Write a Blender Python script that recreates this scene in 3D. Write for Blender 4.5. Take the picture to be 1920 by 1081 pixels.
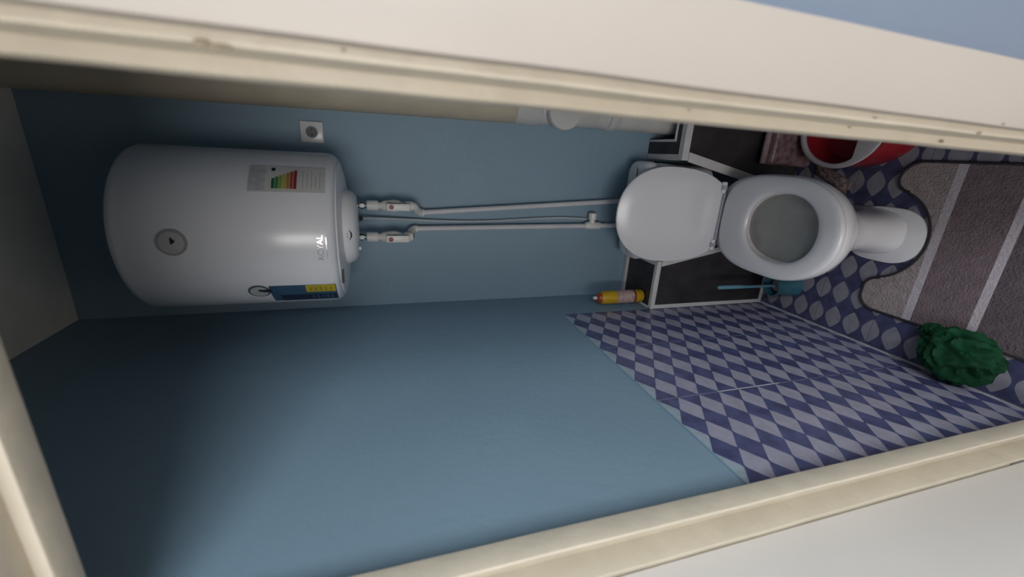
import bpy, bmesh, math, random
from mathutils import Vector, Matrix, noise

random.seed(7)
for o in list(bpy.data.objects):
    bpy.data.objects.remove(o)
scene = bpy.context.scene
C = scene.collection

# ------------------------------------------------------------------ camera
# world: x right, y into the toilet room, z up; the phone is held on its side (rolled 90 degrees)
YAW, PITCH, ROLL, FPX = math.radians(-19.094), math.radians(17.362), math.radians(2.421), 772.7
EYE = Vector((0, 0, 1.75))
fw = Vector((math.sin(YAW) * math.cos(PITCH), math.cos(YAW) * math.cos(PITCH), -math.sin(PITCH)))
rt = Vector((math.cos(YAW), -math.sin(YAW), 0))
dn = fw.cross(rt)
r2 = math.cos(ROLL) * rt + math.sin(ROLL) * dn
d2 = -math.sin(ROLL) * rt + math.cos(ROLL) * dn
cam = bpy.data.cameras.new('camera')
cam.sensor_fit = 'HORIZONTAL'
cam.sensor_width = 36.0
cam.lens = 36.0 * FPX / 1920.0
cam.clip_start = 0.01
camo = bpy.data.objects.new('camera', cam)
C.objects.link(camo)
m = Matrix((d2, r2, -fw)).transposed().to_4x4()
m.translation = EYE
camo.matrix_world = m
scene.camera = camo
cam.dof.use_dof = True
cam.dof.focus_distance = 1.55
cam.dof.aperture_fstop = 2.4

# ------------------------------------------------------------------ light
world = bpy.data.worlds.new('world')
scene.world = world
world.use_nodes = True
world.node_tree.nodes['Background'].inputs[0].default_value = (0.55, 0.68, 0.9, 1)
world.node_tree.nodes['Background'].inputs[1].default_value = 0.05


def area_light(name, loc, target, sx, sy, power, col):
    l = bpy.data.lights.new(name, 'AREA')
    l.shape = 'RECTANGLE'
    l.size, l.size_y = sx, sy
    l.energy = power
    l.color = col
    o = bpy.data.objects.new(name, l)
    C.objects.link(o)
    o.location = loc
    o.rotation_euler = (Vector(target) - Vector(loc)).to_track_quat('-Z', 'Y').to_euler()
    return o


# daylight: a window in the right-hand wall of the hall and a smaller, higher one behind the viewer
area_light('hall_side_daylight', (1.46, -1.15, 2.12), (-0.5, 0.9, 1.2), 1.6, 1.15, 88, (0.88, 0.95, 1.0))
area_light('hall_window_daylight', (-0.60, -2.5, 1.85), (-0.3, 1.2, 1.5), 0.85, 1.50, 33, (1.0, 0.96, 0.92))
scene.view_settings.view_transform = 'Standard'
scene.view_settings.look = 'None'
scene.view_settings.gamma = 1.0
scene.view_settings.exposure = 0.0
scene.view_settings.use_curve_mapping = False

# ------------------------------------------------------------------ materials
MATS = {}


def mat(name, col, rough=0.5, var=0.06, scale=6.0, bump=0.0, bscale=60.0, metal=0.0, spec=0.5, col2=None,
        trans=0.0, coat=0.0, detail=3.0):
    if name in MATS:
        return MATS[name]
    M = bpy.data.materials.new(name)
    M.use_nodes = True
    nt = M.node_tree
    b = nt.nodes['Principled BSDF']
    b.inputs['Roughness'].default_value = rough
    b.inputs['Metallic'].default_value = metal
    b.inputs['Specular IOR Level'].default_value = spec
    b.inputs['Transmission Weight'].default_value = trans
    b.inputs['Coat Weight'].default_value = coat
    tc = nt.nodes.new('ShaderNodeTexCoord')
    nz = nt.nodes.new('ShaderNodeTexNoise')
    nz.inputs['Scale'].default_value = scale
    nz.inputs['Detail'].default_value = detail
    nt.links.new(tc.outputs['Object'], nz.inputs['Vector'])
    rp = nt.nodes.new('ShaderNodeValToRGB')
    c2 = col2 if col2 else tuple(min(1, c * (1 + var)) for c in col)
    c1 = col if col2 else tuple(c * (1 - var) for c in col)
    rp.color_ramp.elements[0].position = 0.35
    rp.color_ramp.elements[1].position = 0.65
    rp.color_ramp.elements[0].color = (*c1, 1)
    rp.color_ramp.elements[1].color = (*c2, 1)
    nt.links.new(nz.outputs['Fac'], rp.inputs['Fac'])
    nt.links.new(rp.outputs['Color'], b.inputs['Base Color'])
    if bump:
        n2 = nt.nodes.new('ShaderNodeTexNoise')
        n2.inputs['Scale'].default_value = bscale
        n2.inputs['Detail'].default_value = 4
        nt.links.new(tc.outputs['Object'], n2.inputs['Vector'])
        bp = nt.nodes.new('ShaderNodeBump')
        bp.inputs['Strength'].default_value = bump
        bp.inputs['Distance'].default_value = 0.01
        nt.links.new(n2.outputs['Fac'], bp.inputs['Height'])
        nt.links.new(bp.outputs['Normal'], b.inputs['Normal'])
    MATS[name] = M
    return M


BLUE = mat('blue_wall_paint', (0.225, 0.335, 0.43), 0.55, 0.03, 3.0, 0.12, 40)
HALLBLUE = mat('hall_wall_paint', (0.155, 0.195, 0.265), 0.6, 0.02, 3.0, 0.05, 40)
CEIL = mat('ceiling_whitewash', (0.78, 0.78, 0.74), 0.8, 0.08, 4.0, 0.1, 30)
DOORW = mat('door_paint', (0.82, 0.79, 0.765), 0.42, 0.025, 3.0, 0.05, 20)
HALLWHITE = mat('hall_plaster', (0.62, 0.60, 0.57), 0.8, 0.03)
HALLFLOOR = mat('hall_floor', (0.62, 0.54, 0.46), 0.5, 0.1)
CREAM = mat('cream_frame_paint', (0.60, 0.54, 0.44), 0.38, 0.04, 14.0, 0.30, 22)
CASING = mat('casing_paint', (0.41, 0.365, 0.33), 0.42, 0.025, 3.0, 0.05, 20)
CHIP = mat('paint_chip_wood', (0.26, 0.21, 0.14), 0.8, 0.3, 80)
CERAMIC = mat('white_ceramic', (0.72, 0.72, 0.75), 0.12, 0.015, 4.0, spec=0.5)
PLASTICW = mat('white_plastic', (0.72, 0.72, 0.76), 0.22, 0.01, 4.0)
BOWLIN = mat('bowl_glaze', (0.70, 0.69, 0.67), 0.25, 0.10, 14.0)
WATER = mat('bowl_water', (0.86, 0.87, 0.85), 0.05, 0.02, trans=0.85)
HINGE = mat('hinge_plastic', (0.40, 0.41, 0.46), 0.4, 0.1, 90)
ENAMEL = mat('heater_enamel', (0.69, 0.70, 0.74), 0.22, 0.01, 4.0)
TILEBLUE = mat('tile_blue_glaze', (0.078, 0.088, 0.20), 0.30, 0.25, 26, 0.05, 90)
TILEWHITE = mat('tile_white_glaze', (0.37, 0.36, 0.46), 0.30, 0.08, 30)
FTILEBLUE_SHADED = mat('floor_tile_blue_shaded', (0.050, 0.053, 0.115), 0.35, 0.25, 26, 0.05, 90)  # wall tile blue made darker: the shade near the floor is in the colour
FTILEWHITE_SHADED = mat('floor_tile_white_shaded', (0.215, 0.210, 0.250), 0.35, 0.10, 30)  # tile white with the floor's shade painted in
TILESMEAR = mat('tile_paint_smear', (0.34, 0.41, 0.48), 0.5, 0.10, 60)
GROUT = mat('grout', (0.50, 0.50, 0.56), 0.8, 0.2, 30)
DARKPANEL = mat('dark_panel', (0.030, 0.027, 0.030), 0.45, 0.25, 14)
TRIMW = mat('white_trim', (0.60, 0.59, 0.60), 0.4, 0.04, 20)
PIPECREAM = mat('painted_iron_pipe', (0.50, 0.44, 0.34), 0.5, 0.05, 8, 0.1, 30)
PIPEWHITE = mat('white_drain_plastic', (0.55, 0.55, 0.54), 0.4, 0.04, 8)
PPR = mat('white_supply_pipe', (0.62, 0.62, 0.65), 0.4, 0.03, 12)
PPRW = mat('valve_plastic', (0.74, 0.73, 0.70), 0.35, 0.03, 12)
STEEL = mat('brushed_steel', (0.35, 0.36, 0.36), 0.45, 0.05, 30, metal=1.0)
REDCAP = mat('red_cap', (0.22, 0.012, 0.02), 0.4, 0.05)
BLACK = mat('black_print', (0.012, 0.012, 0.016), 0.5, 0.1)
GREYPRINT = mat('grey_print', (0.16, 0.16, 0.18), 0.4, 0.1)
CHROME = mat('chrome_letters', (0.75, 0.75, 0.78), 0.18, 0.02, metal=1.0)

# ------------------------------------------------------------------ helpers
def link(name, me, material, parent=None, smooth=False):
    o = bpy.data.objects.new(name, me)
    if material and not me.materials:
        me.materials.append(material)
    C.objects.link(o)
    if parent:
        o.parent = parent
    if smooth:
        for p in me.polygons:
            p.use_smooth = True
    return o


def from_bm(name, bm, material, parent=None, smooth=False):
    bmesh.ops.recalc_face_normals(bm, faces=bm.faces)
    me = bpy.data.meshes.new(name)
    bm.to_mesh(me)
    bm.free()
    o = link(name, me, material, parent, smooth)
    if smooth:
        auto_smooth(me)
    return o


def auto_smooth(me, ang=math.radians(40)):
    b = bmesh.new()
    b.from_mesh(me)
    for e in b.edges:
        e.smooth = not (len(e.link_faces) == 2 and e.calc_face_angle(0) > ang)
    b.to_mesh(me)
    b.free()


def thing(name, label, cat, loc=(0, 0, 0), group=None):
    o = bpy.data.objects.new(name, None)
    o.empty_display_size = 0.05
    C.objects.link(o)
    o.location = loc
    tag(o, label, cat, group)
    return o


def tag(o, label, cat, group=None):
    o['label'] = label
    o['category'] = cat
    if group:
        o['group'] = group
    return o


def structure(o, label, cat='wall'):
    o['kind'] = 'structure'
    o['label'] = label
    o['category'] = cat
    return o


def add_box(bm, lo, hi, bev=0.0, seg=2):
    lo, hi = Vector(lo), Vector(hi)
    b = bmesh.new()
    bmesh.ops.create_cube(b, size=1.0)
    for v in b.verts:
        v.co = Vector([(lo[i] + hi[i]) / 2 + v.co[i] * (hi[i] - lo[i]) for i in range(3)])
    if bev:
        bmesh.ops.bevel(b, geom=b.edges[:], offset=bev, segments=seg, affect='EDGES', profile=0.5)
    me = bpy.data.meshes.new('t')
    b.to_mesh(me)
    b.free()
    bm.from_mesh(me)
    bpy.data.meshes.remove(me)


def box(name, lo, hi, material, parent=None, bev=0.0, seg=2, off=(0, 0, 0)):
    bm = bmesh.new()
    add_box(bm, Vector(lo) - Vector(off), Vector(hi) - Vector(off), bev, seg)
    return from_bm(name, bm, material, parent, smooth=bev > 0)


def boxes(name, lst, material, parent=None, bev=0.0):
    bm = bmesh.new()
    for lo, hi in lst:
        add_box(bm, lo, hi, bev)
    return from_bm(name, bm, material, parent, smooth=bev > 0)


def loft(name, rings, material, parent=None, cap0=True, cap1=True, smooth=True):
    bm = bmesh.new()
    vr = [[bm.verts.new(p) for p in r] for r in rings]
    n = len(rings[0])
    for a, b in zip(vr, vr[1:]):
        for i in range(n):
            bm.faces.new((a[i], a[(i + 1) % n], b[(i + 1) % n], b[i]))
    if cap0:
        bm.faces.new(vr[0][::-1])
    if cap1:
        bm.faces.new(vr[-1])
    return from_bm(name, bm, material, parent, smooth)


def lathe(name, prof, material, parent=None, n=40, axis='z', origin=(0, 0, 0), caps=True):
    """prof: list of (radius, height) along the axis"""
    rings = []
    ox = Vector(origin)
    for r, h in prof:
        ring = []
        for i in range(n):
            a = 2 * math.pi * i / n
            c, s = r * math.cos(a), r * math.sin(a)
            p = {'z': (c, s, h), 'y': (c, h, s), 'x': (h, c, s)}[axis]
            ring.append(ox + Vector(p))
        rings.append(ring)
    return loft(name, rings, material, parent, caps, caps)


def tube(name, pts, r, material, parent=None, n=14):
    pts = [Vector(p) for p in pts]
    rr = r if isinstance(r, (list, tuple)) else [r] * len(pts)
    rings = []
    up0 = Vector((0.31, 0.9, 0.22)).normalized()
    for i, p in enumerate(pts):
        t = (pts[min(i + 1, len(pts) - 1)] - pts[max(i - 1, 0)]).normalized()
        a = (up0 - t * up0.dot(t))
        if a.length < 0.05:
            a = Vector((1, 0, 0)) - t * t.x
        a.normalize()
        b = t.cross(a)
        rings.append([p + rr[i] * (math.cos(2 * math.pi * k / n) * a + math.sin(2 * math.pi * k / n) * b) for k in range(n)])
    return loft(name, rings, material, parent)


def bez(p0, p1, p2, p3, n=16):
    p0, p1, p2, p3 = map(Vector, (p0, p1, p2, p3))
    out = []
    for i in range(n + 1):
        t = i / n
        out.append((1 - t) ** 3 * p0 + 3 * t * (1 - t) ** 2 * p1 + 3 * t * t * (1 - t) * p2 + t ** 3 * p3)
    return out


def egg(yf, yb, hw, yc=None, cx=0.0, n=64, ef=2.0, eb=3.2):
    """closed outline (x, y): rounded towards yf (the viewer), squarer towards yb"""
    if yc is None:
        yc = yf + (yb - yf) * 0.46
    out = []
    for i in range(n):
        a = 2 * math.pi * i / n
        c, s = math.cos(a), math.sin(a)
        e = eb if s > 0 else ef
        x = math.copysign(abs(c) ** (2 / e), c) * hw
        y = math.copysign(abs(s) ** (2 / e), s)
        out.append((cx + x, yc + y * ((yb - yc) if s > 0 else (yc - yf))))
    return out


# ------------------------------------------------------------------ room shell
XL, XR, YB, YF, ZC = -0.6235, 0.30, 1.669, 0.45, 2.743
TILE_TOP, TILE_BACK = 1.048, 1.438

wl = box('wall_left', (XL - 0.1, YF, 0), (XL, YB + 0.1, ZC), BLUE)
structure(wl, 'blue painted wall with harlequin tiles along its lower part')
structure(box('wall_back', (XL, YB, 0), (XR, YB + 0.1, ZC), BLUE), 'blue painted back wall behind the water heater')
structure(box('wall_right', (XR, YF, 0), (XR + 0.1, YB + 0.1, ZC), BLUE), 'blue painted wall hidden behind the drain pipe')
structure(box('ceiling', (XL - 0.1, YF, ZC), (XR + 0.1, YB + 0.1, ZC + 0.1), CEIL), 'dark unlit whitewashed ceiling over the water heater', 'ceiling')
fl = box('floor', (XL - 0.1, 0.38, -0.1), (XR + 0.1, YB + 0.1, -0.0075), GROUT)
structure(fl, 'floor of blue and white harlequin tiles', 'floor')

# the wall with the doorway, seen from the hall
WY0, WY1 = 0.372, 0.45
DX0, DX1, DZ = -0.680, 0.09, 2.12
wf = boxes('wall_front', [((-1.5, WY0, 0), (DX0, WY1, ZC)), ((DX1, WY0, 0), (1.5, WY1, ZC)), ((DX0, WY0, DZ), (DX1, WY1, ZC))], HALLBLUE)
structure(wf, 'blue wall around the doorway')
# the hall the viewer stands in
structure(boxes('wall_hall_left', [((-1.6, -2.6, 0), (-1.5, WY1, ZC))], HALLWHITE), 'white hall wall at the left of the doorway')
structure(boxes('wall_hall_right', [((1.5, -2.6, 0), (1.6, WY1, ZC))], HALLWHITE), 'white hall wall at the right of the doorway')
structure(boxes('wall_hall_back', [((-1.6, -2.7, 0), (1.6, -2.6, ZC))], HALLWHITE), 'white hall wall behind the viewer')
structure(boxes('floor_hall', [((-1.6, -2.7, -0.1), (1.6, 0.38, -0.002))], HALLFLOOR), 'brown hall floor before the doorway', 'floor')
structure(boxes('ceiling_hall', [((-1.6, -2.7, ZC), (1.6, YF, ZC + 0.1))], HALLWHITE), 'white hall ceiling before the doorway', 'ceiling')

# ---- door frame: stop, rebate and casing, all around
frame = bpy.data.objects.new('trim_1', None)
C.objects.link(frame)
structure(frame, 'cream painted wooden door frame with off-white casing around the doorway', 'door frame')
XI0, XI1, ZI = -0.560, 0.045, 2.074
ST = 0.013           # how far the stop stands into the opening


def wavy_box(name, lo, hi, material, long_axis, amp=0.0012, n=40, bev=0.003):
    """a painted board with slightly uneven edges"""
    bm = bmesh.new()
    add_box(bm, lo, hi, bev, 2)
    L = [i for i in range(3)]
    cuts = n
    a0, a1 = lo[long_axis], hi[long_axis]
    for k in range(1, cuts):
        co = [0, 0, 0]
        no = [0, 0, 0]
        co[long_axis] = a0 + (a1 - a0) * k / cuts
        no[long_axis] = 1
        bmesh.ops.bisect_plane(bm, geom=bm.verts[:] + bm.edges[:] + bm.faces[:], plane_co=co, plane_no=no)
    sd = random.random() * 50
    for v in bm.verts:
        q = v.co * 9
        v.co.x += amp * noise.noise(Vector((q.x * 0.3 + sd, q.y * 0.3, q.z)))
        v.co.y += amp * noise.noise(Vector((q.x * 0.3, q.y * 0.3 + sd, q.z + 7)))
    return from_bm(name, bm, material, frame, True)


ys0, ys1, yr0 = 0.415, 0.450, 0.372
wavy_box('door_stop', (XI0 - 0.008, ys0 - 0.004, 0), (XI0, ys1, ZI + 0.05), CREAM, 2)
wavy_box('door_stop', (XI1, ys0, 0), (DX1, ys1, ZI + 0.05), CREAM, 2)
wavy_box('door_stop', (XI0 - 0.004, ys0, ZI), (XI1 + 0.004, ys1, DZ), CREAM, 0)
wavy_box('frame_jamb', (DX0, 0.400, 0), (-0.622, ys1 - 0.001, ZI + 0.05), CREAM, 2)
wavy_box('rebate_board', (-0.624, 0.445, 0), (XI0 - 0.006, ys1 - 0.001, ZI + 0.05), CREAM, 2, 0.0)
wavy_box('frame_jamb', (XI1 + ST, yr0, 0), (DX1, ys0 + 0.002, ZI + 0.05), CREAM, 2)
wavy_box('frame_head', (DX0, yr0, ZI + ST), (XI1 + ST + 0.004, ys0 + 0.002, DZ), CREAM, 0)
yc0 = 0.356
wavy_box('casing', (XI1 + ST + 0.010, yc0, 0), (XI1 + 0.099, yr0 + 0.002, ZI + 0.10), CASING, 2, 0.0008)
wavy_box('casing', (DX0 - 0.05, yc0, ZI + ST + 0.010), (XI1 + ST + 0.012, yr0 + 0.002, ZI + 0.10), CASING, 0, 0.0008)

# the open door, folded back towards the viewer on the hinge side
door = bpy.data.objects.new('door_1', None)
C.objects.link(door)
structure(door, 'plain white door standing open at the left jamb', 'door')
DXF = -0.627
box('door_leaf', (DXF - 0.036, -0.26, 0.012), (DXF, 0.397, ZI + 0.006), DOORW, door, 0.004, 3)
for hz in (0.25, 1.80):
    lathe('door_hinge', [(0.0, hz), (0.007, hz), (0.007, hz + 0.10), (0.0, hz + 0.10)], STEEL, door, 16, 'z', (DXF - 0.007, 0.3985, 0))

# ------------------------------------------------------------------ tiles
P, Q = 0.1059, 0.0706        # one white diamond to the next along and across a tile
TW, TH = 3 * P, 3 * Q


def poly_clip(poly, lo, hi):
    """clip a 2D polygon to a rectangle"""
    def clip(pl, f, inter):
        out = []
        for i in range(len(pl)):
            a, b = pl[i], pl[(i + 1) % len(pl)]
            if f(a):
                out.append(a)
                if not f(b):
                    out.append(inter(a, b))
            elif f(b):
                out.append(inter(a, b))
        return out
    for ax in (0, 1):
        for sgn, lim in ((1, lo[ax]), (-1, hi[ax])):
            if not poly:
                return poly
            f = lambda p, s=sgn, l=lim, x=ax: s * (p[x] - l) >= 0
            def inter(a, b, l=lim, x=ax):
                t = (l - a[x]) / (b[x] - a[x])
                return tuple(a[k] + t * (b[k] - a[k]) for k in (0, 1))
            poly = clip(poly, f, inter)
    return poly


def diamond(cu, cv, straight):
    hu, hv = P * 0.49, Q * 0.49
    pts = []
    # long tips pointed, short tips rounded
    for su, sv in ((1, 1), (-1, 1), (-1, -1), (1, -1)):
        seq = [(0.97, 0.015), (0.93, 0.06), (0.10, 0.89), (0.04, 0.92)] if straight else [(0.86, 0.08), (0.60, 0.44), (0.30, 0.76), (0.12, 0.86)]
        q = [(su * a, sv * b) for a, b in seq]
        if su * sv < 0:
            q = q[::-1]
        pts += q
    return [(cu + a * hu, cv + b * hv) for a, b in pts]


def prism_uv(name, poly, place, h, material, parent, h0=0.0):
    """a 2D outline raised by h over the surface; place(u, v, height) -> world point"""
    bm = bmesh.new()
    top = [bm.verts.new(place(u, v, h)) for u, v in poly]
    bot = [bm.verts.new(place(u, v, h0)) for u, v in poly]
    bm.faces.new(top)
    bm.faces.new(bot[::-1])
    n = len(poly)
    for i in range(n):
        bm.faces.new((top[i], bot[i], bot[(i + 1) % n], top[(i + 1) % n]))
    return from_bm(name, bm, material, parent)


def tile(parent, place, u0, u1, v0, v1, U0, V0, ulim, vlim, thick, smear_v=None, straight=True):
    """one ceramic tile: a blue slab with its white diamonds as raised sub-parts"""
    g = 0.0007
    lo = (max(u0, ulim[0]) + g, max(v0, vlim[0]) + g)
    hi = (min(u1, ulim[1]) - g, min(v1, vlim[1]) - g)
    if hi[0] - lo[0] < 0.004 or hi[1] - lo[1] < 0.004:
        return
    t = prism_uv('tile', [lo, (hi[0], lo[1]), hi, (lo[0], hi[1])], place, thick, TILEBLUE if straight else FTILEBLUE_SHADED, parent, 0.0)
    i0 = int(math.floor((u0 - U0) / P)) - 1
    j0 = int(math.floor((v0 - V0) / Q)) - 1
    for i in range(i0, i0 + 7):
        for j in range(j0, j0 + 7):
            cu, cv = U0 + i * P, V0 + j * Q
            pl = poly_clip(diamond(cu, cv, straight), lo, hi)
            if len(pl) < 3:
                continue
            area = 0.5 * abs(sum(pl[k][0] * pl[(k + 1) % len(pl)][1] - pl[(k + 1) % len(pl)][0] * pl[k][1] for k in range(len(pl))))
            if area < 2e-5:
                continue
            sm = smear_v is not None and cv > smear_v
            prism_uv('white_diamond', pl, place, thick + 0.0006, TILESMEAR if sm else (TILEWHITE if straight else FTILEWHITE_SHADED), t, thick - 0.0005)


# wall tiles: u runs from the back towards the door, v up; top edge cuts a row of white diamonds in half
wp = lambda u, v, h: Vector((XL + h, TILE_BACK - u, v))
Uw = (TILE_BACK - 0.858) % P
for col in range(4):
    for row in range(5):
        u0 = (TILE_BACK - 0.805) - 2 * TW + col * TW
        v1 = TILE_TOP - row * TH
        tile(wl, wp, u0, u0 + TW, v1 - TH, v1, Uw, TILE_TOP, (0.0, TILE_BACK - YF - 0.002), (0.002, TILE_TOP), 0.003,
             TILE_TOP - 0.01)
box('paint_bead', (XL, YF + 0.002, TILE_TOP - 0.0006), (XL + 0.0037, TILE_BACK, TILE_TOP + 0.003), BLUE, wl)
box('tile_grout', (XL, YF + 0.002, 0), (XL + 0.0028, TILE_BACK, TILE_TOP - 0.0008), GROUT, wl)
box('grout_line', (XL + 0.0030, 0.8037, 0.606), (XL + 0.0038, 0.8063, 0.838), mat('fresh_grout', (0.62, 0.62, 0.66), 0.7, 0.1, 40), wl)
# floor tiles: u along x, v along y
fp = lambda u, v, h: Vector((u, v, h))
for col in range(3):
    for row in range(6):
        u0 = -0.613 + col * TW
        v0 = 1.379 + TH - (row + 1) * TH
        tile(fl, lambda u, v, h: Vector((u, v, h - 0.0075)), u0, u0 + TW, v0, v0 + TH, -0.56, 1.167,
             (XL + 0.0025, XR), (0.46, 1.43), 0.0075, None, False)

# ------------------------------------------------------------------ boxing round the pipes behind the toilet
BX = thing('pipe_boxing', 'dark panelled pipe boxing edged with white strips behind the toilet', 'boxing')
BYF, BZ = 1.435, 0.615
CL, CR = -0.405, 0.012           # opening for the cistern
NX, NY = 0.088, 1.497            # notch for the drain pipe
e = 0.001
BZR = 0.588                      # the right-hand half is a little lower
SL = 0.21                        # slope of the cheeks of the opening


def slab_y(name, poly, y0, y1, material, parent):
    bm = bmesh.new()
    a = [bm.verts.new((x, y0, z)) for x, z in poly]
    b = [bm.verts.new((x, y1, z)) for x, z in poly]
    bm.faces.new(a)
    bm.faces.new(b[::-1])
    for i in range(len(poly)):
        j = (i + 1) % len(poly)
        bm.faces.new((a[i], b[i], b[j], a[j]))
    return from_bm(name, bm, material, parent)


slab_y('front_panel', [(XL + 0.006, 0.001), (CL + SL * 0.47, 0.001), (CL + SL * 0.47, BZ - 0.47), (CL, BZ), (XL + 0.006, BZ)], BYF, BYF + 0.016, DARKPANEL, BX)
slab_y('front_panel', [(XR - e, 0.001), (CR - SL * 0.44, 0.001), (CR - SL * 0.44, BZR - 0.44), (CR, BZR), (XR - e, BZR)], BYF, BYF + 0.016, DARKPANEL, BX)
box('side_panel', (CL - 0.012, BYF + 0.016, 0.001), (CL, YB - e, BZ), DARKPANEL, BX)
box('side_panel', (CR, BYF + 0.016, 0.001), (CR + 0.012, YB - e, BZR), DARKPANEL, BX)
box('top_panel', (XL + 0.001, BYF + 0.001, BZ), (CL, YB - e, BZ + 0.012), DARKPANEL, BX)
box('top_panel', (CR, BYF + 0.001, BZR), (NX, YB - e, BZR + 0.012), DARKPANEL, BX)
box('top_panel', (NX, BYF + 0.001, BZR), (XR - e, NY, BZR + 0.012), DARKPANEL, BX)
TZ = BZ + 0.012
strip = lambda lo, hi: box('edge_strip', lo, hi, TRIMW, BX, 0.002, 1)
TR = BZR + 0.012
strip((XL + 0.004, BYF - 0.004, TZ - 0.018), (CL + 0.002, BYF + 0.016, TZ + 0.004))        # front edge, left
strip((CR - 0.002, BYF - 0.005, TR - 0.026), (XR - e, BYF + 0.024, TR + 0.004))            # front edge, right
strip((XL + 0.004, BYF - 0.004, 0.018), (XL + 0.022, BYF + 0.004, TZ - 0.018))             # upright by the tiles
strip((XL + 0.004, BYF - 0.004, 0.001), (CL + 0.06, BYF + 0.004, 0.018))                   # along the floor
slab_y('edge_strip', [(CL - 0.020, TZ - 0.019), (CL + 0.004, TZ - 0.019), (CL + 0.004 + SL * 0.40, TZ - 0.419), (CL - 0.020 + SL * 0.40, TZ - 0.419)], BYF - 0.005, BYF - 0.0005, TRIMW, BX)
slab_y('edge_strip', [(CR - 0.006, TR - 0.027), (CR + 0.030, TR - 0.027), (CR + 0.030 - SL * 0.40, TR - 0.427), (CR - 0.006 - SL * 0.40, TR - 0.427)], BYF - 0.006, BYF - 0.0005, TRIMW, BX)
strip((CL - 0.018, BYF + 0.017, TZ - 0.010), (CL + 0.003, YB - e, TZ + 0.004))             # opening edge, left
strip((CR - 0.003, BYF + 0.025, TR - 0.010), (CR + 0.020, YB - e, TR + 0.003))             # opening edge, right
strip((XL + 0.002, YB - 0.022, TZ - 0.002), (CL - 0.019, YB - e, TZ + 0.012))              # along the back wall
strip((XL + 0.002, BYF + 0.017, TZ - 0.002), (XL + 0.012, YB - 0.023, TZ + 0.004))         # along the left wall
strip((NX - 0.008, NY, TR - 0.006), (NX + 0.002, YB - e, TR + 0.005))                      # notch, long side
strip((NX - 0.008, NY - 0.010, TR - 0.006), (XR - e, NY, TR + 0.005))                      # notch, front side

# ------------------------------------------------------------------ toilet
TX = -0.198
TO = thing('toilet', 'white ceramic toilet with its lid raised against the cistern', 'toilet')
sec = [  # z, y front, y back, half width, yc, eb
    (0.000, 0.948, 1.40, 0.084, 1.10, 4.0),
    (0.006, 0.946, 1.40, 0.085, 1.10, 4.0),
    (0.020, 0.952, 1.40, 0.080, 1.10, 4.0),
    (0.060, 0.965, 1.40, 0.075, 1.10, 4.0),
    (0.130, 0.975, 1.40, 0.075, 1.10, 4.0),
    (0.185, 0.970, 1.40, 0.084, 1.10, 3.6),
    (0.240, 0.950, 1.40, 0.115, 1.10, 3.2),
    (0.290, 0.920, 1.40, 0.148, 1.10, 3.0),
    (0.335, 0.894, 1.40, 0.170, 1.10, 3.0),
    (0.370, 0.880, 1.40, 0.179, 1.10, 3.0),
    (0.395, 0.876, 1.40, 0.181, 1.10, 3.0),
    (0.404, 0.878, 1.40, 0.179, 1.10, 3.0),
    (0.408, 0.885, 1.39, 0.172, 1.10, 3.0),
    (0.408, 0.925, 1.262, 0.130, 1.09, 2.3),
]
loft('bowl', [[(x, y, z) for x, y in egg(a, b, hw, yc, TX, 64, 2.7 if z < 0.2 else 2.1, eb)] for z, a, b, hw, yc, eb in sec], CERAMIC, TO, True, False)
# shallow shelf bowl with the water lying on it
ins = [(0.408, 0.925, 1.262, 0.130), (0.402, 0.922, 1.266, 0.133), (0.394, 0.928, 1.262, 0.131), (0.384, 0.948, 1.250, 0.120),
       (0.378, 0.975, 1.225, 0.098), (0.374, 1.01, 1.19, 0.07), (0.372, 1.05, 1.14, 0.03)]
loft('bowl_interior', [[(x, y, z) for x, y in egg(a, b, hw, 1.09, TX, 64, 2.1, 2.2)] for z, a, b, hw in ins], BOWLIN, TO, False, True)
loft('water', [[(x, y, z) for x, y in egg(0.952 + d, 1.246 - d, 0.117 - d, 1.09, TX, 48, 2.1, 2.2)] for z, d in ((0.3815, 0.005), (0.3845, 0.0))], WATER, TO)
# foot flange that shows in the cut-out of the mat
loft('foot_flange', [[(x, y, z) for x, y in egg(0.888 + d, 1.12, 0.098 - d, 1.00, TX - 0.006, 56, 2.3, 4)] for z, d in ((0.0005, 0), (0.006, 0.001), (0.008, 0.004))], CERAMIC, TO)
# seat: a ring with rounded profile
outer = lambda d: egg(0.872 + d, 1.352 - d, 0.178 - d, 1.095, TX, 72, 2.1, 3.4)
inner = lambda d: egg(0.952 - d, 1.228 + d, 0.120 + d, 1.09, TX, 72, 2.1, 2.2)
prof = [(outer, 0.010, 0.412), (outer, 0.002, 0.413), (outer, 0.0, 0.418), (outer, 0.002, 0.425), (outer, 0.008, 0.430), (outer, 0.020, 0.432),
        (inner, 0.028, 0.433), (inner, 0.012, 0.431), (inner, 0.004, 0.427), (inner, 0.0, 0.420), (inner, 0.002, 0.413), (inner, 0.010, 0.412)]
rings = [[(x, y, z) for x, y in f(d)] for f, d, z in prof]
rings.append(rings[0])
seat = loft('seat', rings, PLASTICW, TO, False, False)
bmw = bmesh.new(); bmw.from_mesh(seat.data)
bmesh.ops.remove_doubles(bmw, verts=bmw.verts, dist=1e-6)
bmesh.ops.recalc_face_normals(bmw, faces=bmw.faces)
bmw.to_mesh(seat.data); bmw.free()
# lid: built lying towards the viewer, then turned up about its hinge
HY, HZ = 1.371, 0.436
lid_len, tilt = 0.438, math.radians(13.5)


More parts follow.
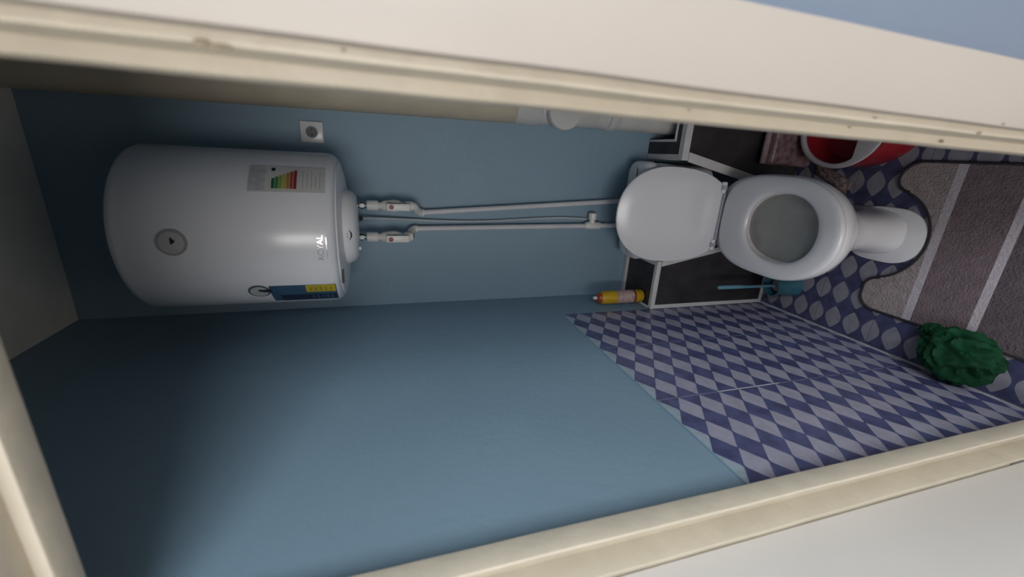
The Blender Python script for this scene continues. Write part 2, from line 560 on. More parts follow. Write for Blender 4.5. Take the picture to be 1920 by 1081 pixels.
def lid_ring(d, w):
    # an oval whose hinge end is cut off straight
    o = [(x, min(y, lid_len - d)) for x, y in egg(0.0 + d, lid_len + 0.042 - d, 0.192 - d, 0.205, 0, 96, 2.15, 2.35)]
    # y=0 is the far (upper) end, y=lid_len the hinge edge
    out = []
    for x, y in o:
        up = lid_len - y - 0.022
        n = w - 0.006 * (1 - min(1, (x * x) / 0.04 + (abs(up - 0.2) / 0.23) ** 2))   # slight belly towards the viewer
        out.append((TX - 0.008 + x, HY + up * math.sin(tilt) + n * math.cos(tilt), HZ + up * math.cos(tilt) - n * math.sin(tilt)))
    return out


loft('lid', [lid_ring(0.14, -0.003), lid_ring(0.06, -0.002), lid_ring(0.010, -0.001), lid_ring(0.002, 0.001), lid_ring(0.0, 0.006), lid_ring(0.002, 0.012),
             lid_ring(0.010, 0.014), lid_ring(0.06, 0.012)], PLASTICW, TO)
for hx in (TX - 0.118, TX + 0.114):
    hg = lathe('hinge', [(0.0, -0.022), (0.010, -0.022), (0.011, -0.019), (0.011, 0.019), (0.010, 0.022), (0.0, 0.022)], PLASTICW, TO, 18, 'x', (hx, HY - 0.002, HZ - 0.008))
    box('hinge_screw', (hx - 0.009, HY - 0.013, HZ - 0.018), (hx + 0.009, HY - 0.006, HZ + 0.006), HINGE, hg, 0.002)
box('hinge_bar', (TX - 0.096, HY - 0.014, HZ - 0.022), (TX + 0.092, HY - 0.004, HZ - 0.006), HINGE, TO, 0.003)
# cistern
cz = [(0.40, 0.0), (0.44, 0.0), (0.66, -0.004), (0.690, -0.004)]


def cis(z, d):
    return [(x, y, z) for x, y in rrect(-0.405 + d, -0.002 - d, 1.455 + d, 1.618 - d, 0.05)]


def rrect(x0, x1, y0, y1, r, n=7):
    out = []
    for cx, cy, a0 in ((x1 - r, y1 - r, 0), (x0 + r, y1 - r, 90), (x0 + r, y0 + r, 180), (x1 - r, y0 + r, 270)):
        for k in range(n):
            a = math.radians(a0 + 90 * k / (n - 1))
            out.append((cx + r * math.cos(a), cy + r * math.sin(a)))
    return out


loft('cistern', [cis(z, d) for z, d in ((0.385, 0.03), (0.40, 0.012), (0.43, 0.008), (0.68, 0.003), (0.684, 0.006))], CERAMIC, TO)
cl = loft('cistern_lid', [cis(z, d) for z, d in ((0.684, 0.002), (0.687, -0.001), (0.707, -0.001), (0.718, 0.004), (0.724, 0.014), (0.727, 0.035))], CERAMIC, TO)
lathe('flush_button', [(0.0, 0.726), (0.024, 0.726), (0.024, 0.733), (0.021, 0.736), (0.0, 0.737)], STEEL, cl, 28, 'z', (TX, 1.56, 0))

# ------------------------------------------------------------------ water heater
HX, HYC, HR, HZ0, HZ1 = -0.262, 1.418, 0.228, 1.868, 2.362
WH = thing('water_heater', 'white cylindrical water heater with dial and stickers on the back wall', 'water heater', (0, 0, 0))
pr = [(0.0, HZ1 + 0.055), (0.08, HZ1 + 0.05), (0.16, HZ1 + 0.033), (0.210, HZ1 + 0.012), (0.2235, HZ1 + 0.003), (HR, HZ1 - 0.010), (HR, HZ0 + 0.024),
      (HR - 0.004, HZ0 + 0.010), (HR - 0.016, HZ0)]
lathe('tank', pr, ENAMEL, WH, 96, 'z', (HX, HYC, 0))
lathe('bottom_cap', [(HR - 0.020, HZ0 + 0.004), (HR - 0.022, HZ0 - 0.004), (HR - 0.06, HZ0 - 0.014), (0.10, HZ0 - 0.019), (0.0, HZ0 - 0.019)], ENAMEL, WH, 80, 'z', (HX, HYC, 0))
CX, CY = HX + 0.014, HYC - 0.045
cc = lathe('control_cover', [(0.116, HZ0 - 0.012), (0.114, HZ0 - 0.024), (0.106, HZ0 - 0.040), (0.092, HZ0 - 0.050), (0.0, HZ0 - 0.054)], PLASTICW, WH, 64, 'z', (CX, CY, 0))


def cyl_pt(th, z, off, cx=HX, cy=HYC, R=HR):
    return Vector((cx + (R + off) * math.sin(th), cy - (R + off) * math.cos(th), z))


def cyl_patch(name, th0, th1, z0, z1, off, material, parent, nu=12, thick=0.0008):
    """thin sticker that follows the tank; angles in degrees, 0 faces the door"""
    th0, th1 = math.radians(th0), math.radians(th1)
    bm = bmesh.new()
    fr = [[bm.verts.new(cyl_pt(th0 + (th1 - th0) * i / nu, z, off)) for i in range(nu + 1)] for z in (z0, z1)]
    bk = [[bm.verts.new(cyl_pt(th0 + (th1 - th0) * i / nu, z, off - thick)) for i in range(nu + 1)] for z in (z0, z1)]
    for i in range(nu):
        bm.faces.new((fr[0][i], fr[0][i + 1], fr[1][i + 1], fr[1][i]))
        bm.faces.new((bk[0][i], bk[1][i], bk[1][i + 1], bk[0][i + 1]))
        for k in (0, 1):
            bm.faces.new((fr[k][i], bk[k][i], bk[k][i + 1], fr[k][i + 1]))
    for i in (0, nu):
        bm.faces.new((fr[0][i], fr[1][i], bk[1][i], bk[0][i]))
    return from_bm(name, bm, material, parent, True)


def cyl_disc(name, thc, zc, r, off, material, parent, r_in=0.0, n=40, thick=0.0012, a0=0.0, a1=360.0):
    """disc, ring or arc that follows the tank"""
    thc = math.radians(thc)
    bm = bmesh.new()
    full = abs(a1 - a0) >= 360
    N = n if full else n + 1
    def pt(rad, i, o):
        a = math.radians(a0 + (a1 - a0) * i / n)
        return cyl_pt(thc + rad * math.cos(a) / HR, zc + rad * math.sin(a), o)
    rad_in = max(r_in, 1e-4)
    A = [bm.verts.new(pt(r, i, off)) for i in range(N)]
    B = [bm.verts.new(pt(rad_in, i, off)) for i in range(N)]
    D = [bm.verts.new(pt(r, i, off - thick)) for i in range(N)]
    for i in range(n):
        j = (i + 1) % N
        bm.faces.new((A[i], A[j], B[j], B[i]))
        bm.faces.new((A[i], D[i], D[j], A[j]))
    return from_bm(name, bm, material, parent, True)


GLASSGREY = mat('dial_face', (0.44, 0.45, 0.44), 0.25, 0.08, 30)
RINGGREY = mat('dial_ring', (0.30, 0.31, 0.30), 0.35, 0.05)
g = cyl_disc('thermometer_dial', 1.5, 2.238, 0.0325, 0.004, RINGGREY, WH, 0.0, 44, 0.006)
cyl_disc('dial_face', 1.5, 2.238, 0.0262, 0.0052, GLASSGREY, g)
cyl_patch('dial_needle', 0.6, 4.6, 2.2355, 2.2395, 0.0064, BLACK, g, 3)
cyl_disc('dial_hub', 2.4, 2.2345, 0.0045, 0.0066, BLACK, g, 0, 16)

# energy label: white sheet, seven bars, lines of print
STICK = mat('label_paper', (0.50, 0.50, 0.49), 0.45, 0.04, 30)
STICK2 = mat('label_paper_grey', (0.40, 0.41, 0.43), 0.45, 0.12, 60)
EL = cyl_patch('energy_label', 34.5, 56.5, 1.889, 2.072, 0.0016, STICK, WH, 14, 0.0012)
cyl_patch('label_header', 35.5, 55.5, 2.033, 2.070, 0.0021, STICK2, EL, 12)
cols = [(0.02, 0.13, 0.05), (0.05, 0.19, 0.06), (0.22, 0.30, 0.06), (0.38, 0.35, 0.06), (0.36, 0.17, 0.05), (0.28, 0.06, 0.04), (0.20, 0.02, 0.025)]
for k, c in enumerate(cols):
    zt = 2.018 - k * 0.0087
    cyl_patch('energy_bar', 37.0, 45.0 + k * 1.25, zt - 0.0076, zt, 0.0022, mat('bar_%d' % k, c, 0.45, 0.05), EL, 6)
cyl_patch('class_mark', 51.5, 54.3, 2.011, 2.020, 0.0024, BLACK, EL, 3)
for k in range(5):
    z = 1.944 - k * 0.0105
    cyl_patch('print_line', 37 + (k % 2), 53 - (k * 3) % 5, z - 0.0012, z, 0.0021, mat('faint_print', (0.27, 0.27, 0.27), 0.5), EL, 6)

# blue and yellow sticker with a round emblem
SB = mat('sticker_blue', (0.030, 0.075, 0.135), 0.35, 0.15, 40)
SB2 = mat('sticker_navy', (0.008, 0.016, 0.045), 0.35, 0.3, 50)
SY = mat('sticker_yellow', (0.42, 0.33, 0.02), 0.4, 0.08, 40)
WB = cyl_patch('warranty_sticker', -57, -33.5, 1.880, 2.052, 0.0016, SB, WH, 14, 0.0012)
cyl_patch('yellow_band', -42, -33.5, 1.882, 1.960, 0.0022, SY, WB, 8)
cyl_patch('navy_band', -57, -45.5, 1.882, 2.030, 0.0020, SB2, WB, 8)
for k in range(5):
    cyl_patch('print_mark', -54.5 + (k % 3) * 1.5, -47.5 + (k % 2), 1.892 + k * 0.013, 1.897 + k * 0.013, 0.0026, SB, WB, 3)
    cyl_patch('print_mark', -40, -36, 1.892 + k * 0.0135, 1.8955 + k * 0.0135, 0.0027, mat('yellow_ink', (0.22, 0.17, 0.02), 0.5), WB, 3)
em = cyl_disc('round_emblem', -39, 2.078, 0.027, 0.0026, mat('emblem_rim', (0.06, 0.07, 0.09), 0.4), WH, 0, 36)
cyl_disc('emblem_face', -39, 2.078, 0.0222, 0.0032, GLASSGREY, em, 0, 36)
for dz in (-0.006, 0.0, 0.006):
    cyl_patch('emblem_print', -39.0 + dz * 100, -36.5, 2.073 + dz, 2.0535 + dz, 0.0038, BLACK, em, 3)


def text_mesh(body, size):
    cu = bpy.data.curves.new('t', 'FONT')
    cu.body = body
    cu.size = size
    cu.extrude = 0.0006
    cu.resolution_u = 4
    cu.align_x = 'CENTER'
    cu.align_y = 'CENTER'
    o = bpy.data.objects.new('t', cu)
    C.objects.link(o)
    dg = bpy.context.evaluated_depsgraph_get()
    me = bpy.data.meshes.new_from_object(o.evaluated_get(dg))
    bpy.data.objects.remove(o)
    bpy.data.curves.remove(cu)
    return me


def cyl_text(name, body, size, thc, zc, material, parent, off=0.001, stretch=1.0):
    me = text_mesh(body, size)
    thc = math.radians(thc)
    for v in me.vertices:
        v.co = cyl_pt(thc + v.co.x * stretch / HR, zc + v.co.y, off + v.co.z)
    me.materials.clear()
    return link(name, me, material, parent)


cyl_text('brand_lettering', 'ROYAL', 0.021, -3.0, 1.906, CHROME, WH, 0.0012, 1.05)
cyl_patch('brand_underline', -10.5, 4.5, 1.8905, 1.8920, 0.0010, CHROME, WH, 8)
# smiling logo on the control cover
def cap_pt(a, z, o):
    # cover surface: cone-like, take radius from its profile
    prof = [(HZ0 - 0.012, 0.116), (HZ0 - 0.024, 0.114), (HZ0 - 0.040, 0.106), (HZ0 - 0.050, 0.092)]
    r = prof[-1][1]
    for (za, ra), (zb, rb) in zip(prof, prof[1:]):
        if zb <= z <= za:
            r = ra + (rb - ra) * (za - z) / (za - zb)
    return Vector((CX + (r + o) * math.sin(a), CY - (r + o) * math.cos(a), z))
bm = bmesh.new()
ar, n = [], 14
for i in range(n + 1):
    t = -1 + 2 * i / n
    a = math.radians(-2.5 + 8.0 * t)
    zz = HZ0 - 0.037 + 0.007 * t * t
    w = 0.0022 * (1 - 0.75 * t * t)
    ar.append((bm.verts.new(cap_pt(a, zz + w, 0.0012)), bm.verts.new(cap_pt(a, zz - w, 0.0012))))
for a, b in zip(ar, ar[1:]):
    bm.faces.new((a[0], b[0], b[1], a[1]))
for da in (-4.2, -0.2):
    a = math.radians(da)
    c = cap_pt(a, HZ0 - 0.026, 0.0012)
    vs = [bm.verts.new(c + Vector((0.0016 * math.cos(k * math.pi / 4), 0, 0.0016 * math.sin(k * math.pi / 4)))) for k in range(8)]
    bm.faces.new(vs)
from_bm('smile_logo', bm, BLACK, cc)
lathe('indicator_lamp', [(0.0, 0.004), (0.005, 0.003), (0.006, -0.004), (0.0, -0.005)], mat('lamp_lens', (0.7, 0.72, 0.7), 0.15), cc, 16, 'z', (CX - 0.055, CY - 0.062, HZ0 - 0.056))
box('vent_slot', (HX - 0.130, HYC - 0.175, HZ0 - 0.0105), (HX - 0.090, HYC - 0.164, HZ0 - 0.0045), BLACK, WH)
for bz0, bz1 in ((2.25, 2.29), (1.95, 1.98)):
    box('wall_bracket', (HX - 0.13, HYC + 0.17, bz0), (HX + 0.13, YB - 0.001, bz1), STEEL, WH)

# ------------------------------------------------------------------ socket beside the heater
SO = thing('wall_socket', 'white square wall socket at the right edge of the water heater', 'socket')
SX, SZ = 0.028, 1.963
box('plate', (SX - 0.035, YB - 0.012, SZ - 0.0365), (SX + 0.035, YB - 0.0005, SZ + 0.0365), PLASTICW, SO, 0.004, 3)
lathe('socket_well', [(0.0205, YB - 0.0135), (0.0205, YB - 0.0125), (0.019, YB - 0.012), (0.0, YB - 0.012)], mat('socket_grey', (0.45, 0.45, 0.48), 0.4), SO, 30, 'y', (SX, 0, SZ))
for dx in (-0.0095, 0.0095):
    lathe('pin_hole', [(0.003, YB - 0.0150), (0.003, YB - 0.0120), (0.0, YB - 0.0120), ], BLACK, SO, 12, 'y', (SX + dx, 0, SZ))
lathe('socket_ring', [(0.0165, YB - 0.0140), (0.018, YB - 0.0140), (0.018, YB - 0.0125), (0.0165, YB - 0.0125)], mat('socket_dark', (0.12, 0.12, 0.14), 0.5), SO, 30, 'y', (SX, 0, SZ))

# ------------------------------------------------------------------ water supply: two pipes with ball valves, a drain hose
def supply(label, x, ztop, xo, zo, xe, ze, side):
    t = thing('supply_pipe', label, 'pipe', (0, 0, 0), 'supply pipes under the water heater')
    y = 1.575
    lathe('connector', [(0.009, HZ0 - 0.022), (0.009, ztop), ], STEEL, t, 16, 'z', (x, y, 0))
    lathe('connector_nut', [(0.0, ztop + 0.022), (0.013, ztop + 0.022), (0.013, ztop + 0.008), (0.0, ztop + 0.008)], STEEL, t, 6, 'z', (x, y, 0))
    lathe('union', [(0.012, ztop), (0.018, ztop - 0.002), (0.0185, ztop - 0.036), (0.014, ztop - 0.042)], PPRW, t, 24, 'z', (x, y, 0))
    vb = lathe('valve_body', [(0.011, ztop - 0.040), (0.0125, ztop - 0.052), (0.018, ztop - 0.058), (0.0205, ztop - 0.075), (0.0225, ztop - 0.095), (0.020, ztop - 0.112), (0.0135, ztop - 0.124), (0.0125, ztop - 0.134)], PPRW, t, 24, 'z', (x, y, 0))
    h = box('valve_handle', (x - 0.013, y - 0.045, ztop - 0.150), (x + 0.013, y - 0.036, ztop - 0.068), PPRW, t, 0.004)
    lathe('stem', [(0.009, y - 0.038), (0.009, y - 0.010)], PPRW, h, 14, 'y', (x, 0, ztop - 0.085))
    lathe('red_button', [(0.0, y - 0.0490), (0.0075, y - 0.0485), (0.0085, y - 0.045), (0.0085, y - 0.043)], REDCAP, h, 18, 'y', (x + side * 0.001, 0, ztop - 0.085))
    lathe('socket_end', [(0.013, ztop - 0.132), (0.0175, ztop - 0.136), (0.0175, ztop - 0.158), (0.013, ztop - 0.166)], PPRW, t, 20, 'z', (x, y, 0))
    tube('elbow', bez((x, y, ztop - 0.160), (x, y, zo + 0.020), (xo, YB - 0.030, zo + 0.020), (xo, YB - 0.030, zo - 0.012), 12), 0.0145, PPRW, t)
    tube('pipe', [(xo, YB - 0.030, zo), (xo + (xe - xo) * 0.5, YB - 0.030, (zo + ze) / 2), (xe, YB - 0.030, ze)], 0.0105, PPR, t, 18)
    return t


supply('white supply pipe with red-dotted valve nearer the drain pipe', -0.208, 1.795, -0.241, 1.600, -0.172, 0.66, 1)
supply('white supply pipe with red-dotted valve, farther from the drain pipe', -0.322, 1.800, -0.303, 1.625, -0.284, 0.66, -1)
DH = thing('drain_hose', 'thin pale hose hanging between the two supply pipes', 'hose')
hp = bez((-0.262, YB - 0.05, 1.822), (-0.262, YB - 0.02, 1.70), (-0.285, YB - 0.014, 1.50), (-0.272, YB - 0.012, 1.28), 12) + \
     bez((-0.272, YB - 0.012, 1.28), (-0.262, YB - 0.012, 1.10), (-0.250, YB - 0.012, 1.0), (-0.262, YB - 0.014, 0.875), 12)[1:]
tube('hose', hp, 0.0052, mat('pale_hose', (0.42, 0.47, 0.52), 0.4), DH, 12)
tube('dark_sleeve', bez((-0.258, 1.535, 1.836), (-0.258, 1.55, 1.825), (-0.26, 1.60, 1.832), (-0.262, YB - 0.052, 1.818), 8), 0.009, mat('black_rubber', (0.02, 0.025, 0.03), 0.5), DH)
TE = thing('pipe_tee', 'white tee fitting on the supply pipe just above the toilet lid', 'pipe fitting')
lathe('tee_body', [(0.0125, 0.885), (0.0165, 0.880), (0.0165, 0.815), (0.0125, 0.810)], PPRW, TE, 20, 'z', (-0.2865, YB - 0.030, 0))
lathe('tee_branch', [(0.013, -0.290), (0.013, -0.262), (0.0185, -0.260), (0.0185, -0.232), (0.012, -0.230)], PPRW, TE, 20, 'x', (0, YB - 0.030, 0.853))

# ------------------------------------------------------------------ drain pipe in the corner
DP = thing('drain_pipe', 'thick vertical drain pipe with cream upper length and white lower tee', 'pipe')
PX, PY = 0.163, 1.597
tube('upper_pipe', [(PX - 0.012, PY, ZC - 0.002), (PX - 0.004, PY, 1.9), (PX, PY, 1.245)], [0.063, 0.061, 0.058], PIPECREAM, DP, 36)
lathe('collar', [(0.054, 1.258), (0.0585, 1.255), (0.0605, 1.245), (0.0605, 1.165), (0.057, 1.158), (0.05, 1.155)], PIPEWHITE, DP, 40, 'z', (PX, PY, 0))
lathe('tee_barrel', [(0.052, 1.158), (0.0555, 1.150), (0.0555, 0.93), (0.053, 0.925)], PIPEWHITE, DP, 40, 'z', (PX, PY, 0))
tb = lathe('inspection_branch', [(0.050, PY), (0.050, 1.548), (0.056, 1.546), (0.056, 1.528)], PIPEWHITE, DP, 40, 'y', (PX - 0.006, 0, 1.080))
lathe('inspection_cap', [(0.066, 1.545), (0.068, 1.541), (0.068, 1.524), (0.064, 1.516), (0.0, 1.512)], PIPEWHITE, tb, 44, 'y', (PX - 0.006, 0, 1.080))
lathe('lower_pipe', [(0.0530, 0.935), (0.0530, 0.02)], PIPEWHITE, DP, 40, 'z', (PX, PY, 0))
lathe('coupling', [(0.0535, 0.872), (0.0595, 0.868), (0.0605, 0.855), (0.0585, 0.835), (0.0535, 0.825)], PIPEWHITE, DP, 40, 'z', (PX, PY, 0))

# ------------------------------------------------------------------ spray can on the boxing
SC = thing('spray_can', 'yellow spray can with red top standing on the boxing', 'spray can')
YEL = mat('can_yellow', (0.55, 0.34, 0.015), 0.35, 0.05, 30)
sx, sy, sz = -0.583, 1.510, TZ + 0.0045
lathe('can', [(0.0, sz), (0.027, sz), (0.0295, sz + 0.004), (0.0295, sz + 0.190), (0.027, sz + 0.201), (0.024, sz + 0.207), (0.0, sz + 0.207)], YEL, SC, 36, 'z', (sx, sy, 0))
PINKP = mat('can_picture', (0.52, 0.40, 0.36), 0.45, 0.0, 55, col2=(0.34, 0.22, 0.22))
lathe('picture_band', [(0.0300, sz + 0.050), (0.0300, sz + 0.135)], PINKP, SC, 36, 'z', (sx, sy, 0), False)
lathe('red_stripe', [(0.0303, sz + 0.040), (0.0303, sz + 0.050)], mat('can_red', (0.20, 0.04, 0.02), 0.4), SC, 36, 'z', (sx, sy, 0), False)
lathe('dome', [(0.0245, sz + 0.205), (0.0225, sz + 0.217), (0.014, sz + 0.225), (0.0, sz + 0.227)], mat('can_dome_red', (0.32, 0.06, 0.02), 0.35), SC, 30, 'z', (sx, sy, 0))
nz = lathe('nozzle', [(0.0075, sz + 0.223), (0.0075, sz + 0.238), (0.006, sz + 0.242), (0.0, sz + 0.242)], PPRW, SC, 18, 'z', (sx, sy, 0))

# ------------------------------------------------------------------ toilet brush
TB = thing('toilet_brush', 'toilet brush with light blue handle in a teal holder beside the toilet', 'toilet brush')
bx_, by_ = -0.487, 1.295
TEAL = mat('teal_plastic', (0.045, 0.16, 0.22), 0.25, 0.1, 20, trans=0.25)
lathe('holder', [(0.0, 0.0005), (0.046, 0.0005), (0.050, 0.006), (0.048, 0.03), (0.043, 0.06), (0.041, 0.115), (0.044, 0.128), (0.041, 0.130), (0.038, 0.115), (0.040, 0.03), (0.0, 0.02)], TEAL, TB, 36, 'z', (bx_, by_, 0))
tube('handle', [(bx_, by_, 0.06), (bx_ + 0.001, by_ + 0.002, 0.26), (bx_ + 0.002, by_ + 0.003, 0.30), (bx_ + 0.003, by_ + 0.004, 0.41), (bx_ + 0.003, by_ + 0.004, 0.418)],
     [0.0055, 0.0060, 0.0085, 0.0085, 0.004], mat('light_blue_handle', (0.11, 0.25, 0.34), 0.35), TB, 16)
lathe('bristle_head', [(0.0, 0.03), (0.028, 0.035), (0.032, 0.06), (0.026, 0.095), (0.0, 0.10)], mat('bristle_white', (0.35, 0.38, 0.40), 0.8, 0.2, 90, 0.5, 200), TB, 24, 'z', (bx_, by_, 0))

# ------------------------------------------------------------------ bath mat with a cut-out for the toilet foot
MT = thing('bath_mat', 'striped grey-brown mat with a cut-out round the toilet foot', 'mat')
MX0, MX1, MY0, MY1 = -0.478, 0.052, 0.475, 1.022


def mat_outline(ins=0.0):
    pts = []
    r = 0.05
    def arc(cx, cy, rad, a0, a1, n=8):
        for k in range(n + 1):
            a = math.radians(a0 + (a1 - a0) * k / n)
            pts.append((cx + rad * math.cos(a), cy + rad * math.sin(a)))
    x0, x1, y0, y1 = MX0 + ins, MX1 - ins, MY0 + ins, MY1 - ins
    arc(x0 + r, y0 + r, r, 180, 270)
    arc(x1 - r, y0 + r, r, 270, 360)
    arc(x1 - r - 0.01, y1 - r - 0.01, r + 0.01, 0, 90)
    # cut-out
    cx, hw, ya = TX - 0.006, 0.150 + ins, 0.880 - ins
    arc(cx + hw + 0.045, y1 - 0.04, 0.04, 90, 180, 5)
    for k in range(1, 22):
        a = math.radians(180.0 * k / 22)
        pts.append((cx + hw * math.cos(a) * 1.0, 0.985 - (0.985 - ya) * (math.sin(a) ** 1.35)))
    arc(cx - hw - 0.045, y1 - 0.04, 0.04, 0, 90, 5)
    arc(x0 + r, y1 - r, r, 90, 180)
    return pts


def clip_band(poly, ya, yb):
    return poly_clip(poly, (-9, ya), (9, yb))


def extrude_poly(name, poly, z0, z1, material, parent):
    bm = bmesh.new()
    a = [bm.verts.new((x, y, z1)) for x, y in poly]
    b = [bm.verts.new((x, y, z0)) for x, y in poly]
    n = len(poly)
    f = bm.faces.new(a)
    bm.faces.new(b[::-1])
    for i in range(n):
        bm.faces.new((a[i], b[i], b[(i + 1) % n], a[(i + 1) % n]))
    bmesh.ops.triangulate(bm, faces=[x for x in bm.faces if len(x.verts) > 4])
    return from_bm(name, bm, material, parent)


MG = mat('mat_grey', (0.29, 0.245, 0.250), 0.9, 0.12, 40, 0.6, 160)
MBR = mat('mat_brown', (0.150, 0.112, 0.125), 0.9, 0.12, 40, 0.6, 160)
MDK = mat('mat_dark', (0.095, 0.076, 0.088), 0.9, 0.12, 40, 0.6, 160)
MST = mat('mat_stripe', (0.42, 0.38, 0.42), 0.9, 0.06, 60, 0.4, 160)
MPI = mat('mat_piping', (0.022, 0.018, 0.022), 0.85, 0.2, 60)
base = mat_outline(0.004)
body = extrude_poly('mat_body', base, 0.0005, 0.007, MBR, MT)
for nm, ya, yb, mm in (('grey_band', 0.874, 1.1, MG), ('white_stripe', 0.849, 0.874, MST), ('brown_band', 0.706, 0.849, MBR), ('white_stripe', 0.683, 0.706, MST), ('dark_band', 0.3, 0.683, MDK)):
    zt = 0.0088 if 'stripe' in nm else 0.0082
    if nm == 'grey_band':            # the cut-out parts it into two lobes
        extrude_poly(nm, poly_clip(base, (-9, ya), (TX - 0.006, yb)), 0.0068, zt, mm, MT)
        extrude_poly(nm, poly_clip(base, (TX - 0.006, ya), (9, yb)), 0.0068, zt, mm, MT)
    else:
        extrude_poly(nm, clip_band(base, ya, yb), 0.0068, zt, mm, MT)
ol = mat_outline(0.0)
ol.append(ol[0]); 
tube('piping', [(x, y, 0.0065) for x, y in ol], 0.0048, MPI, MT, 8)

# ------------------------------------------------------------------ green bag
GB = thing('green_bag', 'crumpled dark green plastic bag lying against the tiled wall', 'bag')
GRN = mat('green_film', (0.004, 0.030, 0.012), 0.75, 0.0, 14, 0.1, 60, spec=0.15, col2=(0.007, 0.062, 0.026))


def crumple(name, c, rx, ry, rz, sub, seed, material, parent, amp=0.22):
    bm = bmesh.new()
    bmesh.ops.create_icosphere(bm, subdivisions=sub, radius=1.0)
    for v in bm.verts:
        n = v.co.normalized()
        q = n * 2.3 + Vector((seed, seed * 0.7, 3))
        d = noise.hetero_terrain(q, 0.7, 2.1, 4, 0.5) * 0.12
        rdg = 1 - abs(noise.noise(n * 2.5 + Vector((seed, 1, 2)))) * 2
        rdg2 = 1 - abs(noise.noise(n * 3.6 + Vector((seed, 5, 2)))) * 2
        k = 1 - amp + amp * rdg * 0.9 + 0.05 * rdg2 + d * 0.5
        p = Vector((n.x * rx * k, n.y * ry * k, n.z * rz * k)) + Vector(c)
        p.z = max(p.z, 0.0015)
        p.x = max(p.x, XL + 0.0105)
        if p.x > -0.490:
            p.z = max(p.z, 0.0135)      # rests on the edge of the mat
        v.co = p
    o = from_bm(name, bm, material, parent, True)
    return o


crumple('bag_body', (-0.518, 0.680, 0.055), 0.086, 0.098, 0.070, 5, 4.2, GRN, GB)
crumple('bag_neck', (-0.480, 0.765, 0.030), 0.030, 0.042, 0.030, 4, 9.1, GRN, GB, 0.3)
for k, (dx, dy, dz) in enumerate([(0.035, -0.05, 0.085), (-0.02, 0.06, 0.085), (-0.065, -0.03, 0.08), (0.01, -0.085, 0.05)]):
    crumple('bag_fold', (-0.518 + dx * 0.8, 0.680 + dy * 0.8, dz * 0.75), 0.035, 0.028, 0.03, 4, 2.0 + k * 3.1, GRN, GB, 0.4)

# ------------------------------------------------------------------ red tub with white rim and the printed pack behind the door jamb
RT = thing('plastic_tub', 'red plastic tub with a broad white rim, partly behind the door jamb', 'tub')
RED = mat('red_plastic', (0.24, 0.012, 0.02), 0.3, 0.06, 12)
TWH = mat('tub_white', (0.42, 0.40, 0.43), 0.35, 0.04, 12)
rx_, ry_ = 0.150, 1.180


def tub_ring(rx, ryb, ryf, z, flat=0.0):
    out = []
    for k in range(64):
        a = 2 * math.pi * k / 64
        y = math.sin(a) * (ryb if math.sin(a) > 0 else ryf)
        if flat and y < -flat:
            y = -flat - (abs(y) - flat) * 0.05
        out.append((rx_ + rx * math.cos(a), ry_ + y, z))
    return out


loft('tub_body', [tub_ring(*q) for q in ((0.120, 0.130, 0.180, 0.001), (0.126, 0.138, 0.188, 0.010), (0.127, 0.142, 0.182, 0.060), (0.128, 0.148, 0.150, 0.118),
     (0.118, 0.140, 0.140, 0.118, 0.062), (0.112, 0.132, 0.130, 0.08, 0.060), (0.100, 0.118, 0.11, 0.035, 0.055), (0.02, 0.02, 0.02, 0.033))], RED, RT)
rr_ = [tub_ring(*q) for q in ((0.126, 0.146, 0.140, 0.119), (0.134, 0.158, 0.146, 0.120), (0.137, 0.162, 0.148, 0.126), (0.134, 0.159, 0.145, 0.132), (0.126, 0.151, 0.135, 0.134),
       (0.122, 0.147, 0.110, 0.133, 0.064), (0.119, 0.144, 0.108, 0.129, 0.061), (0.119, 0.144, 0.108, 0.119, 0.061))]
rr_.append(rr_[0])
loft('tub_rim', rr_, TWH, RT, False, False)

PK = thing('printed_pack', 'pink patterned soft pack standing between the dark boxing and red tub', 'pack')
PINK = mat('pink_print', (0.11, 0.060, 0.075), 0.4, 0.0, 42, 0.3, 40, col2=(0.24, 0.16, 0.17), detail=6)
bm = bmesh.new()
add_box(bm, (0.012, 1.362, 0.001), (0.285, 1.426, 0.225), 0.018, 4)
bmesh.ops.subdivide_edges(bm, edges=bm.edges[:], cuts=2, use_grid_fill=True)
for v in bm.verts:
    d = noise.noise(v.co * 14) * 0.005
    v.co += Vector((d, d * 0.7, d * 0.6 if v.co.z > 0.01 else 0))
    v.co.z = max(v.co.z, 0.001)
    v.co.y = min(v.co.y, 1.427)
    v.co.y = max(v.co.y, 1.356)
from_bm('pack_body', bm, PINK, PK, True)
box('top_seal', (0.016, 1.388, 0.218), (0.280, 1.400, 0.246), mat('pack_label_pale', (0.27, 0.20, 0.21), 0.5, 0.2, 60), PK, 0.003)

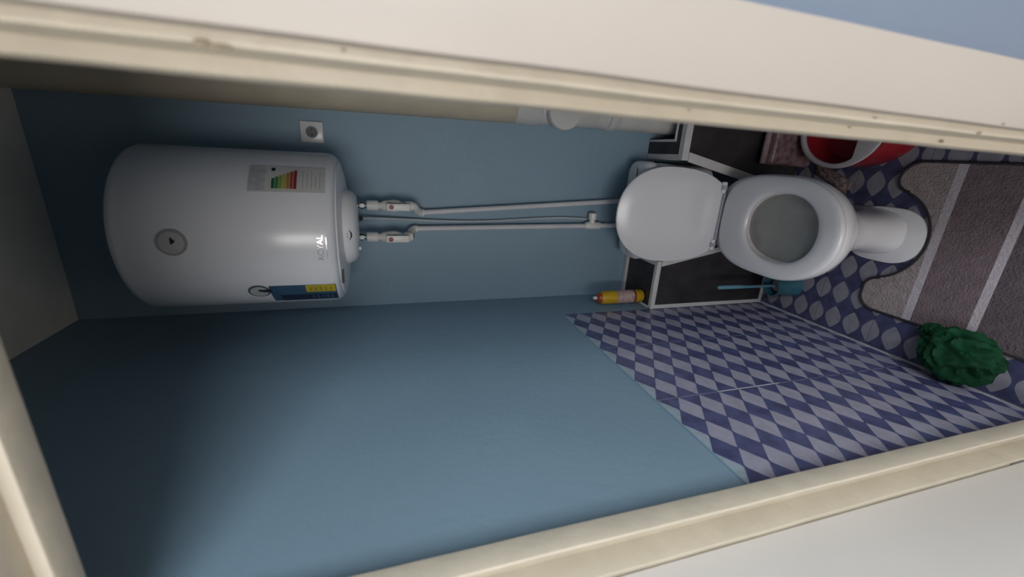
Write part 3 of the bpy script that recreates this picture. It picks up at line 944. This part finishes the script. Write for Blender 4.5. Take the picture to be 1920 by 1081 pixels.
LP = thing('patterned_packet', 'small pale patterned packet on the floor between toilet and red tub', 'packet')
bm = bmesh.new()
bmesh.ops.create_grid(bm, x_segments=18, y_segments=24, size=1.0)
top = {}
for v in bm.verts:
    x, y = v.co.x, v.co.y
    h = 0.016 * (1 - x ** 4) * (1 - y ** 4) * (1 + 0.4 * noise.noise(Vector((x * 3, y * 3, 2)))) + 0.003
    v.co = Vector((-0.018 + x * 0.026 + 0.10 * y * 0.35, 1.265 + y * 0.075, h))
r_ = bmesh.ops.extrude_face_region(bm, geom=bm.faces[:])
for v in r_['geom']:
    if isinstance(v, bmesh.types.BMVert):
        v.co.z = 0.001
from_bm('packet_body', bm, mat('packet_print', (0.09, 0.055, 0.065), 0.45, 0.0, 70, 0.2, 60, col2=(0.26, 0.20, 0.19), detail=6), LP, True)
box('packet_seal', (-0.062, 1.180, 0.0015), (-0.030, 1.192, 0.006), mat('pack_label_pale', (0.27, 0.20, 0.21), 0.5), LP, 0.001)

# ------------------------------------------------------------------ paint chips and dents on the right-hand frame
def chip(x, y, z, w, h, d=0.0012):
    bm = bmesh.new()
    bmesh.ops.create_icosphere(bm, subdivisions=2, radius=1)
    for v in bm.verts:
        k = 1 + 0.35 * noise.noise(v.co * 1.7 + Vector((z * 40, x * 30, 1)))
        v.co = Vector((x + v.co.x * w * k, y + v.co.y * d, z + v.co.z * h * k))
    from_bm('paint_chip', bm, CHIP, frame, True)


YST, YFR, YCS = ys0, yr0, yc0
chip(0.0590, YFR, 1.862, 0.0030, 0.0055)
chip(0.0582, YFR, 1.852, 0.0020, 0.0080)
chip(0.0655, YFR, 1.771, 0.0013, 0.0022)
chip(0.0505, YST, 0.983, 0.0024, 0.0060)
chip(0.0600, YFR, 0.994, 0.0016, 0.0060)
chip(0.0632, YFR, 1.194, 0.0008, 0.0040)
chip(0.0712, YCS, 0.985, 0.0010, 0.0045)
chip(0.0560, YST, 1.17, 0.0008, 0.0030)
chip(0.0560, YST, 1.42, 0.0007, 0.0025)
